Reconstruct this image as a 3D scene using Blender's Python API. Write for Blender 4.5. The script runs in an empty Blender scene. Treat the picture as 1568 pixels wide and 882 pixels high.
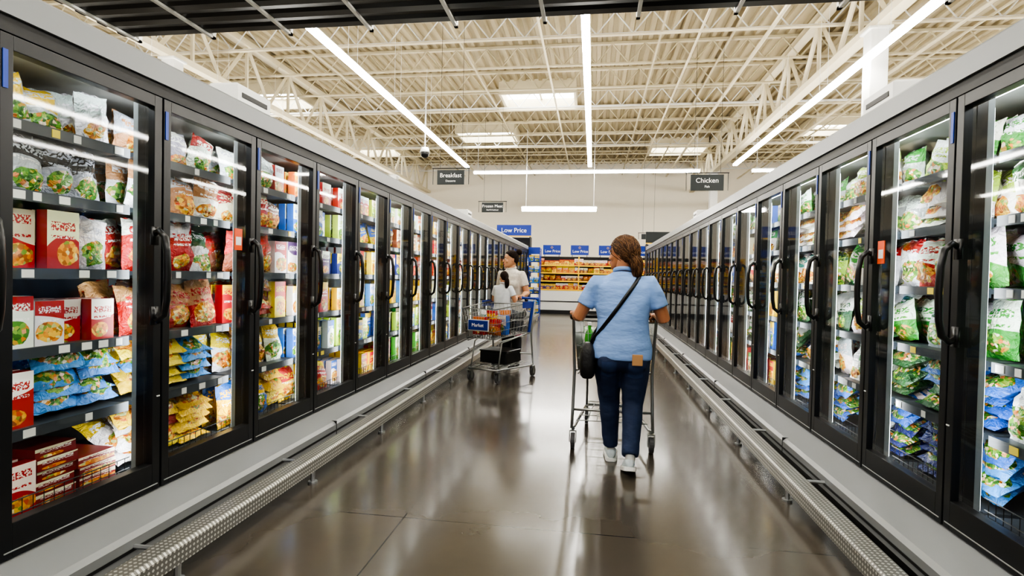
import bpy, bmesh, math, random
import numpy as np
from mathutils import Vector, Matrix
R = random.Random(7)
scene = bpy.context.scene
V = Vector

def s2l(c):
    return c/12.92 if c <= 0.04045 else ((c+0.055)/1.055)**2.4
def hx(h):
    h = h.lstrip('#')
    return tuple(s2l(int(h[i:i+2], 16)/255) for i in (0, 2, 4))

# ------------------------------------------------------------ materials
def new_mat(name):
    m = bpy.data.materials.new(name); m.use_nodes = True
    nt = m.node_tree
    return m, nt, nt.nodes.get('Principled BSDF'), nt.nodes.get('Material Output')

def mat(name, col, rough=0.5, metal=0.0, em=0.0, noise=0.0, nscale=20, bump=0.0, bscale=60, coat=0.0, sheen=0.0, sss=0.0, bdist=0.01, stretch=None, spec=None):
    m, nt, b, o = new_mat(name)
    if isinstance(col, str): col = hx(col)
    b.inputs['Base Color'].default_value = (*col, 1)
    b.inputs['Roughness'].default_value = rough
    b.inputs['Metallic'].default_value = metal
    if spec is not None: b.inputs['Specular IOR Level'].default_value = spec
    if coat: b.inputs['Coat Weight'].default_value = coat
    if sheen: b.inputs['Sheen Weight'].default_value = sheen
    if sss:
        b.inputs['Subsurface Weight'].default_value = sss
        b.inputs['Subsurface Scale'].default_value = 0.01
    if em:
        b.inputs['Emission Color'].default_value = (*col, 1)
        b.inputs['Emission Strength'].default_value = em
    tc = nt.nodes.new('ShaderNodeTexCoord')
    if noise:
        n = nt.nodes.new('ShaderNodeTexNoise'); n.inputs['Scale'].default_value = nscale
        n.inputs['Detail'].default_value = 5
        nt.links.new(tc.outputs['Object'], n.inputs['Vector'])
        mx = nt.nodes.new('ShaderNodeMix'); mx.data_type = 'RGBA'
        mx.inputs[6].default_value = (*[c*(1-noise) for c in col], 1)
        mx.inputs[7].default_value = (*[min(1, c*(1+noise)) for c in col], 1)
        nt.links.new(n.outputs['Fac'], mx.inputs[0])
        nt.links.new(mx.outputs[2], b.inputs['Base Color'])
    if bump:
        n = nt.nodes.new('ShaderNodeTexNoise'); n.inputs['Scale'].default_value = bscale
        n.inputs['Detail'].default_value = 3
        if stretch:
            mp = nt.nodes.new('ShaderNodeMapping'); mp.inputs['Scale'].default_value = stretch; mp.inputs['Rotation'].default_value = (0, .5, 0)
            nt.links.new(tc.outputs['Object'], mp.inputs[0]); nt.links.new(mp.outputs[0], n.inputs['Vector'])
        else: nt.links.new(tc.outputs['Object'], n.inputs['Vector'])
        bp = nt.nodes.new('ShaderNodeBump'); bp.inputs['Strength'].default_value = bump
        bp.inputs['Distance'].default_value = bdist
        nt.links.new(n.outputs['Fac'], bp.inputs['Height'])
        nt.links.new(bp.outputs['Normal'], b.inputs['Normal'])
    return m

class G:
    def __init__(s, nt): s.nt = nt
    def m(s, op, a, b=None, c=None):
        n = s.nt.nodes.new('ShaderNodeMath'); n.operation = op
        for i, x in enumerate((a, b, c)):
            if x is None: continue
            if isinstance(x, (int, float)): n.inputs[i].default_value = x
            else: s.nt.links.new(x, n.inputs[i])
        return n.outputs[0]
    def mix(s, f, a, b):
        n = s.nt.nodes.new('ShaderNodeMix'); n.data_type = 'RGBA'
        for sock, x in ((n.inputs[0], f), (n.inputs[6], a), (n.inputs[7], b)):
            if isinstance(x, (int, float)): sock.default_value = x
            elif isinstance(x, tuple): sock.default_value = (*x, 1)
            else: s.nt.links.new(x, sock)
        return n.outputs[2]

def pack_mat(name, rough, bump):
    m, nt, b, o = new_mat(name); g = G(nt)
    def att(n):
        a = nt.nodes.new('ShaderNodeAttribute'); a.attribute_name = n; return a
    a1, a2, ar, ap = att('c1'), att('c2'), att('rnd'), att('puv')
    sp = nt.nodes.new('ShaderNodeSeparateXYZ'); nt.links.new(ap.outputs['Vector'], sp.inputs[0])
    u, v = sp.outputs[0], sp.outputs[1]; rnd = ar.outputs['Fac']
    r2 = g.m('FRACT', g.m('MULTIPLY', rnd, 7.31)); r3 = g.m('FRACT', g.m('MULTIPLY', rnd, 17.7)); r4 = g.m('FRACT', g.m('MULTIPLY', rnd, 41.3))
    sl = g.m('MULTIPLY', g.m('SUBTRACT', r2, 0.5), g.m('SUBTRACT', u, 0.5))
    cv = g.m('MULTIPLY', g.m('POWER', g.m('ABSOLUTE', g.m('SUBTRACT', u, 0.5)), 2.0), g.m('SUBTRACT', r3, 0.4))
    vv = g.m('ADD', v, g.m('ADD', g.m('MULTIPLY', sl, 0.5), cv))
    band = g.m('GREATER_THAN', vv, g.m('MULTIPLY_ADD', rnd, 0.3, 0.45))
    col = g.mix(band, a1.outputs['Color'], a2.outputs['Color'])
    fu = g.m('MULTIPLY_ADD', r3, 0.3, 0.35); fv = g.m('MULTIPLY_ADD', r4, 0.14, 0.2)
    du = g.m('POWER', g.m('DIVIDE', g.m('SUBTRACT', u, fu), g.m('MULTIPLY_ADD', r2, 0.3, 0.28)), 2)
    dv = g.m('POWER', g.m('DIVIDE', g.m('SUBTRACT', v, fv), g.m('MULTIPLY_ADD', r4, 0.12, 0.15)), 2)
    tc = nt.nodes.new('ShaderNodeTexCoord')
    n0 = nt.nodes.new('ShaderNodeTexNoise'); n0.inputs['Scale'].default_value = 22; nt.links.new(tc.outputs['Object'], n0.inputs['Vector'])
    e = g.m('LESS_THAN', g.m('ADD', g.m('ADD', du, dv), g.m('MULTIPLY', n0.outputs['Fac'], 0.9)), 1.35)
    e = g.m('MULTIPLY', e, g.m('GREATER_THAN', u, -0.5))
    no = nt.nodes.new('ShaderNodeTexVoronoi'); no.inputs['Scale'].default_value = 60
    nt.links.new(tc.outputs['Object'], no.inputs['Vector'])
    sc = nt.nodes.new('ShaderNodeSeparateColor'); nt.links.new(no.outputs['Color'], sc.inputs[0])
    rp = nt.nodes.new('ShaderNodeValToRGB'); cr = rp.color_ramp
    cr.elements[0].color = (*hx('#8a4a1c'), 1); cr.elements[1].color = (*hx('#f3e3b0'), 1)
    for p, c in ((0.3, '#d98a2b'), (0.55, '#e9c04a'), (0.75, '#c9502c'), (0.88, '#6f9a3a')):
        x = cr.elements.new(p); x.color = (*hx(c), 1)
    nt.links.new(sc.outputs[0], rp.inputs[0])
    rp2 = nt.nodes.new('ShaderNodeValToRGB'); cr = rp2.color_ramp
    cr.elements[0].color = (*hx('#2c5a22'), 1); cr.elements[1].color = (*hx('#e9ecd8'), 1)
    for p, c in ((0.35, '#4f8a2c'), (0.6, '#86b04a'), (0.8, '#d0752a')):
        x = cr.elements.new(p); x.color = (*hx(c), 1)
    nt.links.new(sc.outputs[1], rp2.inputs[0])
    s1 = nt.nodes.new('ShaderNodeSeparateColor'); nt.links.new(a1.outputs['Color'], s1.inputs[0])
    isg = g.m('GREATER_THAN', s1.outputs[1], g.m('MULTIPLY', s1.outputs[0], 1.0))
    food = g.mix(isg, rp.outputs['Color'], rp2.outputs['Color'])
    col = g.mix(e, col, food)
    cx = nt.nodes.new('ShaderNodeCombineXYZ')
    nt.links.new(g.m('MULTIPLY_ADD', u, 11, g.m('MULTIPLY', rnd, 60)), cx.inputs[0])
    nt.links.new(g.m('MULTIPLY', v, 16), cx.inputs[1])
    nn = nt.nodes.new('ShaderNodeTexNoise'); nn.inputs['Scale'].default_value = 1.4; nn.inputs['Detail'].default_value = 1
    nt.links.new(cx.outputs[0], nn.inputs['Vector'])
    t = g.m('GREATER_THAN', nn.outputs['Fac'], 0.49)
    inu = g.m('LESS_THAN', g.m('ABSOLUTE', g.m('SUBTRACT', u, 0.5)), 0.38)
    inv1 = g.m('LESS_THAN', g.m('ABSOLUTE', g.m('SUBTRACT', v, g.m('MULTIPLY_ADD', r2, 0.14, 0.70))), 0.075)
    inv2 = g.m('LESS_THAN', g.m('ABSOLUTE', g.m('SUBTRACT', v, 0.56)), 0.025)
    inv = g.m('MAXIMUM', inv1, inv2)
    msk = g.m('MULTIPLY', g.m('MULTIPLY', t, inu), inv)
    tcol = g.mix(band, (0.85, 0.85, 0.82), a1.outputs['Color'])
    col = g.mix(msk, col, tcol)
    nt.links.new(col, b.inputs['Base Color'])
    b.inputs['Roughness'].default_value = rough
    if bump:
        n = nt.nodes.new('ShaderNodeTexNoise'); n.inputs['Scale'].default_value = 24; n.inputs['Detail'].default_value = 4
        n.inputs['Distortion'].default_value = 1.6
        nt.links.new(tc.outputs['Object'], n.inputs['Vector'])
        bp = nt.nodes.new('ShaderNodeBump'); bp.inputs['Strength'].default_value = bump; bp.inputs['Distance'].default_value = 0.03
        nt.links.new(n.outputs['Fac'], bp.inputs['Height']); nt.links.new(bp.outputs['Normal'], b.inputs['Normal'])
    return m

M = {}
M['black'] = mat('black_frame', '#17181a', 0.35)
M['blackpl'] = mat('black_plastic', '#0c0c0d', 0.3)
M['base'] = mat('case_grey_enamel', '#7d7f80', 0.35, noise=0.06, nscale=3)
M['cornice'] = mat('cornice_enamel', '#949694', 0.35)
M['dark'] = mat('dark_kick', '#1a1a1b', 0.5)
M['inner'] = mat('case_liner', '#8a9294', 0.5)
M['shelf'] = mat('shelf_steel', '#3a4046', 0.4)
M['tag'] = mat('price_tag_white', '#d8d8d4', 0.5)
M['tagy'] = mat('price_tag_yellow', '#e9d24a', 0.5)
M['wire'] = mat('black_wire', '#1c1c1c', 0.4)
M['chrome'] = mat('cart_zinc', '#9b9d9b', 0.3, metal=0.85)
M['rubber'] = mat('grey_rubber', '#4a4a4c', 0.6)
M['deck'] = mat('corrugated_deck_paint', '#a4977a', 0.7, noise=0.08, nscale=1.5)
M['beige'] = mat('painted_steel_cream', '#d3c9ae', 0.6, noise=0.05, nscale=4)
M['joist'] = mat('joist_paint', '#beb498', 0.6)
M['strip'] = mat('led_tube_glow', (1.0, 0.97, 0.905), 0.5, em=47)
M['strip2'] = mat('case_led_glow', (0.95, 0.98, 1.0), 0.5, em=13)
M['sky'] = mat('skylight_lens', (0.93, 0.97, 1.0), 0.5, em=7.0)
M['white'] = mat('white_enamel', '#dcdcd8', 0.4)
M['wall'] = mat('wall_paint_cream', '#f3ecdc', 0.7, noise=0.02, nscale=2)
M['orange'] = mat('orange_sticker', '#d8552a', 0.5)
M['bluelab'] = mat('blue_label', '#1f3f9a', 0.4)
M['bluesign'] = mat('blue_sign', '#1a3690', 0.4)
M['slate'] = mat('slate_sign', '#1d2323', 0.5)
M['signtxt'] = mat('sign_lettering', '#f2f2ee', 0.5)
M['yellow'] = mat('yellow_panel', '#f0c020', 0.5)
M['red'] = mat('red_panel', '#b5261c', 0.5)
M['box'] = pack_mat('carton_print', 0.4, 0)
M['bag'] = pack_mat('bag_print', 0.2, 0.75)
M['silver'] = mat('aluminium_trim', '#b8babb', 0.3, metal=0.8)

m, nt, b, o = new_mat('door_glass'); nt.nodes.remove(b)
tr = nt.nodes.new('ShaderNodeBsdfTransparent'); tr.inputs[0].default_value = (0.95, 0.97, 0.96, 1)
gl = nt.nodes.new('ShaderNodeBsdfGlossy'); gl.inputs['Roughness'].default_value = 0.035
lw = nt.nodes.new('ShaderNodeLayerWeight'); g = G(nt)
f = g.m('MULTIPLY_ADD', g.m('POWER', lw.outputs['Facing'], 3.5), 0.5, 0.045)
mx = nt.nodes.new('ShaderNodeMixShader')
nt.links.new(f, mx.inputs[0]); nt.links.new(tr.outputs[0], mx.inputs[1]); nt.links.new(gl.outputs[0], mx.inputs[2])
nt.links.new(mx.outputs[0], o.inputs[0]); M['glass'] = m

# floor
m, nt, b, o = new_mat('polished_concrete'); g = G(nt)
tc = nt.nodes.new('ShaderNodeTexCoord')
n1 = nt.nodes.new('ShaderNodeTexNoise'); n1.inputs['Scale'].default_value = 1.3; n1.inputs['Detail'].default_value = 5; n1.inputs['Roughness'].default_value = 0.5
nt.links.new(tc.outputs['Object'], n1.inputs['Vector'])
rp = nt.nodes.new('ShaderNodeValToRGB')
rp.color_ramp.elements[0].position = 0.2; rp.color_ramp.elements[0].color = (*hx('#423d35'), 1)
rp.color_ramp.elements[1].position = 0.8; rp.color_ramp.elements[1].color = (*hx('#575046'), 1)
nt.links.new(n1.outputs['Fac'], rp.inputs[0])
sp = nt.nodes.new('ShaderNodeSeparateXYZ'); nt.links.new(tc.outputs['Object'], sp.inputs[0])
def joint(c, off, per):
    fr = g.m('FRACT', g.m('DIVIDE', g.m('ADD', c, off), per))
    return g.m('LESS_THAN', fr, 0.008/per)
j = g.m('MAXIMUM', joint(sp.outputs[0], 40.0, 3.0), joint(sp.outputs[1], 42.0-2.85, 2.1))
col = g.mix(j, rp.outputs[0], hx('#1f1c18'))
nt.links.new(col, b.inputs['Base Color'])
n2 = nt.nodes.new('ShaderNodeTexNoise'); n2.inputs['Scale'].default_value = 1.2; n2.inputs['Detail'].default_value = 2
nt.links.new(tc.outputs['Object'], n2.inputs['Vector'])
nt.links.new(g.m('MULTIPLY_ADD', n2.outputs['Fac'], 0.08, 0.17), b.inputs['Roughness'])
b.inputs['Specular IOR Level'].default_value = 0.55
b.inputs['Coat Weight'].default_value = 0.25; b.inputs['Coat Roughness'].default_value = 0.11
M['floor'] = m

# diamond plate
m, nt, b, o = new_mat('diamond_plate'); g = G(nt)
b.inputs['Metallic'].default_value = 0.45; b.inputs['Roughness'].default_value = 0.35
tc = nt.nodes.new('ShaderNodeTexCoord'); sp = nt.nodes.new('ShaderNodeSeparateXYZ'); nt.links.new(tc.outputs['Object'], sp.inputs[0])
xx = g.m('ADD', sp.outputs[0], sp.outputs[2]); yy = sp.outputs[1]
p = g.m('MULTIPLY', g.m('ADD', xx, yy), 140.0); q = g.m('MULTIPLY', g.m('SUBTRACT', yy, xx), 140.0)
h = g.m('GREATER_THAN', g.m('MULTIPLY', g.m('SINE', p), g.m('SINE', q)), 0.4)
nt.links.new(g.mix(h, hx('#777671'), hx('#c9c8c1')), b.inputs['Base Color'])
bp = nt.nodes.new('ShaderNodeBump'); bp.inputs['Strength'].default_value = 1.0; bp.inputs['Distance'].default_value = 0.006
nt.links.new(h, bp.inputs['Height']); nt.links.new(bp.outputs['Normal'], b.inputs['Normal'])
M['plate'] = m

# ------------------------------------------------------------ mesh builder
class MB:
    def __init__(s, T=None):
        s.v = []; s.f = []; s.mi = []; s.T = T
    def add(s, vs, fs, mi=0):
        o = len(s.v)
        for p in vs:
            s.v.append(tuple(s.T(*p)) if s.T else tuple(p))
        for f in fs:
            s.f.append(tuple(i+o for i in f)); s.mi.append(mi)
    def box(s, x0, x1, y0, y1, z0, z1, mi=0):
        vs = [(x, y, z) for z in (z0, z1) for y in (y0, y1) for x in (x0, x1)]
        s.add(vs, [(0, 2, 3, 1), (4, 5, 7, 6), (0, 1, 5, 4), (2, 6, 7, 3), (0, 4, 6, 2), (1, 3, 7, 5)], mi)
    def loft(s, rings, mi=0, cap=True):
        n = len(rings[0]); vs = [p for r in rings for p in r]; fs = []
        for k in range(len(rings)-1):
            for i in range(n):
                j = (i+1) % n
                fs.append((k*n+i, k*n+j, (k+1)*n+j, (k+1)*n+i))
        if cap:
            fs.append(tuple(range(n-1, -1, -1))); fs.append(tuple((len(rings)-1)*n+i for i in range(n)))
        s.add(vs, fs, mi)
    def tube(s, pts, r, n=6, mi=0, ref=(1, 0, 0), round_ends=False, closed=False):
        pts = [V(p) for p in pts]
        rad = r if isinstance(r, (list, tuple)) else [r]*len(pts)
        rad = [(q, q) if not isinstance(q, (tuple, list)) else q for q in rad]
        P = []; K = len(pts)
        side = None
        for i in range(K):
            if closed: t = pts[(i+1) % K]-pts[i-1]
            else: t = pts[min(i+1, K-1)]-pts[max(i-1, 0)]
            t = t.normalized() if t.length > 1e-9 else V((0, 0, 1))
            base = V(ref) if side is None else side
            sd = base - t*base.dot(t)
            if sd.length < 1e-3:
                sd = V((0, 1, 0)) - t*t.y
                if sd.length < 1e-3: sd = V((0, 0, 1)) - t*t.z
            side = sd.normalized(); ot = t.cross(side)
            P.append((pts[i], t, side, ot, rad[i]))
        if round_ends:
            def ext(e, sg):
                c, t, a, bb, (ra, rb) = e; rm = min(ra, rb)
                return [(c+t*sg*rm*d, t, a, bb, (ra*k, rb*k)) for d, k in ((0.5, 0.86), (0.85, 0.52), (0.98, 0.15))]
            P = ext(P[0], -1)[::-1]+P+ext(P[-1], 1)
        rings = []
        for c, t, a, bb, (ra, rb) in P:
            rings.append([tuple(c+a*ra*math.cos(2*math.pi*k/n)+bb*rb*math.sin(2*math.pi*k/n)) for k in range(n)])
        if closed: rings.append(rings[0]); s.loft(rings, mi, cap=False)
        else: s.loft(rings, mi)
    def ell(s, c, r, n=12, mi=0, M3=None):
        c = V(c); vs = []; fs = []; K = n//2+1
        for k in range(1, K):
            ph = math.pi*k/K
            for i in range(n):
                th = 2*math.pi*i/n
                p = V((r[0]*math.sin(ph)*math.cos(th), r[1]*math.sin(ph)*math.sin(th), r[2]*math.cos(ph)))
                if M3: p = M3 @ p
                vs.append(tuple(c+p))
        top = V((0, 0, r[2])); bot = V((0, 0, -r[2]))
        if M3: top = M3@top; bot = M3@bot
        vs.append(tuple(c+top)); vs.append(tuple(c+bot)); a = len(vs)-2; bb = a+1
        for k in range(K-2):
            for i in range(n):
                j = (i+1) % n; fs.append((k*n+i, (k+1)*n+i, (k+1)*n+j, k*n+j))
        for i in range(n):
            j = (i+1) % n
            fs.append((a, i, j)); fs.append((bb, (K-2)*n+j, (K-2)*n+i))
        s.add(vs, fs, mi)

def link(ob, parent=None):
    scene.collection.objects.link(ob)
    if parent: ob.parent = parent
    return ob
def empty(name, loc=(0, 0, 0), rot=0, sc=1):
    e = bpy.data.objects.new(name, None); e.location = loc; e.rotation_euler = (0, 0, rot); e.scale = (sc,)*3
    e.empty_display_size = 0.2
    return link(e)
def mk(name, mb, mats, parent=None, smooth=False, bevel=0, normals=True):
    me = bpy.data.meshes.new(name); me.from_pydata(mb.v, [], mb.f); me.update()
    if normals:
        bm = bmesh.new(); bm.from_mesh(me); bmesh.ops.recalc_face_normals(bm, faces=bm.faces); bm.to_mesh(me); bm.free()
    for x in (mats if isinstance(mats, list) else [mats]): me.materials.append(x)
    me.polygons.foreach_set('material_index', mb.mi)
    me.polygons.foreach_set('use_smooth', [smooth]*len(me.polygons))
    ob = bpy.data.objects.new(name, me); link(ob, parent)
    if bevel:
        bv = ob.modifiers.new('bevel', 'BEVEL'); bv.width = bevel; bv.segments = 2; bv.limit_method = 'ANGLE'
    return ob
def text(name, body, size, loc, rot, m, parent=None, ext=0.002):
    c = bpy.data.curves.new(name, 'FONT'); c.body = body; c.size = size; c.align_x = 'CENTER'; c.align_y = 'CENTER'; c.extrude = ext
    ob = bpy.data.objects.new(name, c); ob.location = loc; ob.rotation_euler = rot; c.materials.append(m)
    return link(ob, parent)

# ------------------------------------------------------------ packages
class Pack:
    def __init__(s): s.v = []; s.f = []; s.mi = []; s.sm = []; s.c1 = []; s.c2 = []; s.r = []; s.p = []; s.n = 0; s.rr = None
    def _add(s, pts, faces, uv, c1, c2, mi, sm):
        k = len(pts); o = s.n; s.n += k
        s.v.append(np.asarray(pts)); s.f.extend([tuple(i+o for i in f) for f in faces])
        s.mi.extend([mi]*len(faces)); s.sm.extend([sm]*len(faces))
        r = R.random() if s.rr is None else s.rr
        s.c1.append(np.tile([*c1, 1], (k, 1))); s.c2.append(np.tile([*c2, 1], (k, 1))); s.r.append(np.full(k, r)); s.p.append(np.asarray(uv, dtype=float))
    def box(s, o, ex, ez, en, w, h, d, c1, c2):
        o, ex, ez, en = map(np.array, (o, ex, ez, en))
        P = lambda a, b, c: o+ex*a+ez*b+en*c
        fr = [P(-w/2, 0, 0), P(w/2, 0, 0), P(w/2, h, 0), P(-w/2, h, 0)]
        bk = [P(-w/2, 0, -d), P(w/2, 0, -d), P(w/2, h, -d), P(-w/2, h, -d)]
        pts = fr+fr+bk
        uv = [(0, 0, 0), (1, 0, 0), (1, 1, 0), (0, 1, 0)]+[(-1, -1, 0)]*8
        s._add(pts, [(0, 1, 2, 3), (4, 8, 9, 5), (5, 9, 10, 6), (6, 10, 11, 7), (7, 11, 8, 4), (8, 11, 10, 9)], uv, c1, c2, 0, False)
    def bag(s, o, ex, ez, en, w, h, d, c1, c2, N=7):
        o, ex, ez, en = map(np.array, (o, ex, ez, en))
        pts = []; uv = []; faces = []
        pin = R.uniform(0.03, 0.1)
        for side in (1, -1):
            for j in range(N):
                v = j/(N-1)
                for i in range(N):
                    u = i/(N-1)
                    bl = (1-abs(2*u-1)**3)*(1-abs(2*v-1)**4)
                    inner = 0 < i < N-1 and 0 < j < N-1
                    c = side*d/2*(bl + (R.uniform(-.3, .3) if inner else 0))
                    wob = 1-pin*(1-abs(2*v-1)**2)*0.6
                    a = (u-.5)*w*wob+(0 if inner else R.uniform(-.007, .007))
                    pts.append(o+ex*a+ez*(v*h+(0 if inner else R.uniform(-.007, .007)))+en*(c-d/2)); uv.append((u, v, 0) if side == 1 else (-1, -1, 0))
        for sd in (0, 1):
            b0 = sd*N*N
            for j in range(N-1):
                for i in range(N-1):
                    q = (b0+j*N+i, b0+j*N+i+1, b0+(j+1)*N+i+1, b0+(j+1)*N+i)
                    faces.append(q if sd == 0 else q[::-1])
        s._add(pts, faces, uv, c1, c2, 1, True)
    def make(s, name, parent=None):
        me = bpy.data.meshes.new(name); v = np.concatenate(s.v)
        me.from_pydata(v.tolist(), [], s.f); me.update()
        for nm, arr in (('c1', s.c1), ('c2', s.c2)):
            a = me.attributes.new(nm, 'FLOAT_COLOR', 'POINT'); a.data.foreach_set('color', np.concatenate(arr).astype(np.float32).ravel())
        a = me.attributes.new('rnd', 'FLOAT', 'POINT'); a.data.foreach_set('value', np.concatenate(s.r).astype(np.float32))
        a = me.attributes.new('puv', 'FLOAT_VECTOR', 'POINT'); a.data.foreach_set('vector', np.concatenate(s.p).astype(np.float32).ravel())
        me.materials.append(M['box']); me.materials.append(M['bag'])
        me.polygons.foreach_set('material_index', s.mi); me.polygons.foreach_set('use_smooth', s.sm)
        ob = bpy.data.objects.new(name, me); return link(ob, parent)

C = {k: hx(v) for k, v in dict(red='#b31d18', dred='#841a17', white='#e6e6e2', cream='#eadfc0', yel='#ecc81e', oran='#dc741e', blue='#2c66c0', lblue='#93c0e6', sky='#4492de',
     navy='#1d3072', green='#3d9434', dgreen='#215829', lime='#a2c43e', brown='#85452a', tan='#b88656', pink='#cf8e9a', silver='#b4babe', black='#1b1b1d', purple='#57306e', teal='#2e867e').items()}
def pr(t, a, b): return (t, C[a], C[b])
def jit(c):
    k = R.uniform(.8, 1.08); g_ = R.uniform(0, .06); m_ = sum(c)/3
    return tuple(min(.9, max(.01, (x*(1-g_)+m_*g_)*k*R.uniform(.9, 1.1)+R.uniform(0, .01))) for x in c)

def fill_shelf(pk, side_T, en, y0, y1, z, hmax, prods, N=7, xl0=0.17):
    y = y0
    while y < y1-0.08:
        t, c1, c2 = R.choice(prods)
        if R.random() < .22: c1, c2 = c2, c1
        c1, c2 = jit(c1), jit(c2)
        n = R.choice((1, 1, 2)); pk.rr = R.random()
        w = {'box': R.uniform(.12, .165), 'bag': R.uniform(.14, .185), 'pile': R.uniform(.17, .22), 'stack': R.uniform(.19, .22)}[t]
        hh = min(hmax-.03, R.uniform(.19, .28))
        for _ in range(n):
            if y+w > y1+.01: break
            yc = y+w/2; gap = R.choice((0, 0, 0, .05)) if t in ('box', 'bag') else 0
            if t == 'box':
                for k in range(3):
                    pk.box(side_T(xl0+gap+k*.075+R.uniform(0, .012), yc+R.uniform(-.003, .003), z), (0, 1, 0), (0, 0, 1), en, w-.006, hh, .055, c1, c2)
            elif t == 'bag':
                for k in range(3):
                    h = min(hmax-.01, R.uniform(.24, .31)); a = R.uniform(-.22, .22); l = R.uniform(-.08, .32)
                    ez = V((-en[0]*math.sin(l), math.sin(a), math.cos(a)*math.cos(l))).normalized(); ex = V((0, math.cos(a), -math.sin(a)))
                    nn = V(en); nn = (nn-ez*nn.dot(ez)).normalized()
                    pk.bag(side_T(xl0+gap-.01+k*.1+R.uniform(0, .03), yc, z+.004), tuple(ex), tuple(ez), tuple(nn), w+.03, h, R.uniform(.08, .12), c1, c2, N)
            elif t == 'pile':
                zz = z+.01; top = z+hmax-.04
                while zz < top-.05:
                    if R.random() < .3:
                        q = [x for x in prods if x[0] == 'pile']; _t, c1, c2 = R.choice(q); c1, c2 = jit(c1), jit(c2); pk.rr = R.random()
                    th = R.uniform(.055, .085); a = R.uniform(-.28, .28); ti = R.uniform(.2, .95)
                    nrm = V((en[0]*math.sin(ti), 0, math.cos(ti))); ez = V((-en[0]*math.cos(ti), math.sin(a), math.sin(ti))).normalized(); ex = V((0, 1, 0))
                    pk.bag(side_T(xl0-.01+R.uniform(0, .04), yc+R.uniform(-.02, .02), zz+th*.8), tuple(ex), tuple(ez), tuple(nrm), w+.04, .3, th*1.4, c1, c2, N)
                    zz += th*.8
            else:
                zz = z; nst = R.randint(3, 5)
                for k in range(nst):
                    if zz+.05 > z+hmax-.02: break
                    pk.box(side_T(xl0+R.uniform(0, .03), yc+R.uniform(-.01, .01), zz), (0, 1, 0), (0, 0, 1), en, w-.01, .048, .28, c1, c2)
                    zz += .05
            y += w+R.uniform(.0, .004)
        y += .001
    pk.rr = None

SH = [.30, .66, .99, 1.32, 1.64, 1.92]
HM = [.33, .30, .30, .29, .26, .23]
Lp = {
 3: [[pr('stack', 'red', 'white'), pr('stack', 'dred', 'cream'), pr('box', 'red', 'cream')], [pr('pile', 'sky', 'lblue'), pr('pile', 'sky', 'sky'), pr('pile', 'sky', 'blue')], [pr('box', 'red', 'white'), pr('box', 'red', 'white')], [pr('box', 'red', 'white'), pr('box', 'red', 'cream'), pr('bag', 'silver', 'white')], [pr('bag', 'silver', 'white'), pr('bag', 'white', 'lblue'), pr('bag', 'silver', 'black')], [pr('bag', 'silver', 'white'), pr('bag', 'silver', 'yel'), pr('bag', 'teal', 'silver')]],
 4: [[pr('pile', 'yel', 'red'), pr('pile', 'red', 'white'), pr('pile', 'yel', 'white')], [pr('pile', 'sky', 'lblue'), pr('pile', 'sky', 'sky'), pr('pile', 'yel', 'oran'), pr('pile', 'sky', 'blue')], [pr('pile', 'brown', 'white'), pr('bag', 'red', 'tan'), pr('bag', 'tan', 'white')], [pr('bag', 'tan', 'red'), pr('bag', 'red', 'white'), pr('bag', 'white', 'dgreen')], [pr('bag', 'white', 'green'), pr('bag', 'red', 'green'), pr('bag', 'lime', 'white'), pr('bag', 'white', 'tan')], [pr('bag', 'silver', 'white'), pr('bag', 'white', 'red'), pr('bag', 'tan', 'silver')]],
 5: [[pr('pile', 'yel', 'oran'), pr('bag', 'yel', 'blue')], [pr('bag', 'oran', 'white'), pr('pile', 'tan', 'yel'), pr('bag', 'white', 'yel')], [pr('box', 'red', 'yel'), pr('pile', 'brown', 'red'), pr('bag', 'white', 'red')], [pr('box', 'white', 'red'), pr('bag', 'brown', 'red'), pr('bag', 'cream', 'tan')], [pr('bag', 'red', 'white'), pr('bag', 'cream', 'red'), pr('bag', 'brown', 'white')], [pr('box', 'red', 'white'), pr('bag', 'white', 'silver')]],
 6: [[pr('box', 'yel', 'white'), pr('bag', 'yel', 'red'), pr('box', 'cream', 'yel')], [pr('box', 'yel', 'navy'), pr('box', 'white', 'blue'), pr('box', 'cream', 'blue')], [pr('box', 'white', 'yel'), pr('box', 'red', 'yel')], [pr('box', 'purple', 'white'), pr('box', 'red', 'cream'), pr('box', 'white', 'purple')], [pr('box', 'white', 'blue'), pr('box', 'white', 'red')], [pr('box', 'oran', 'yel'), pr('box', 'cream', 'red')]],
}
gen = [[pr('box', 'yel', 'red'), pr('box', 'cream', 'green'), pr('box', 'white', 'blue'), pr('box', 'red', 'tan')], [pr('box', 'blue', 'yel'), pr('box', 'lime', 'cream'), pr('box', 'oran', 'white'), pr('box', 'white', 'navy')], [pr('box', 'yel', 'white'), pr('box', 'sky', 'white'), pr('box', 'cream', 'brown')],
       [pr('box', 'white', 'red'), pr('box', 'navy', 'yel'), pr('bag', 'yel', 'green'), pr('bag', 'red', 'silver')], [pr('bag', 'yel', 'blue'), pr('box', 'cream', 'brown'), pr('box', 'lime', 'white')], [pr('box', 'red', 'white'), pr('box', 'yel', 'white'), pr('box', 'white', 'yel')]]
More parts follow.
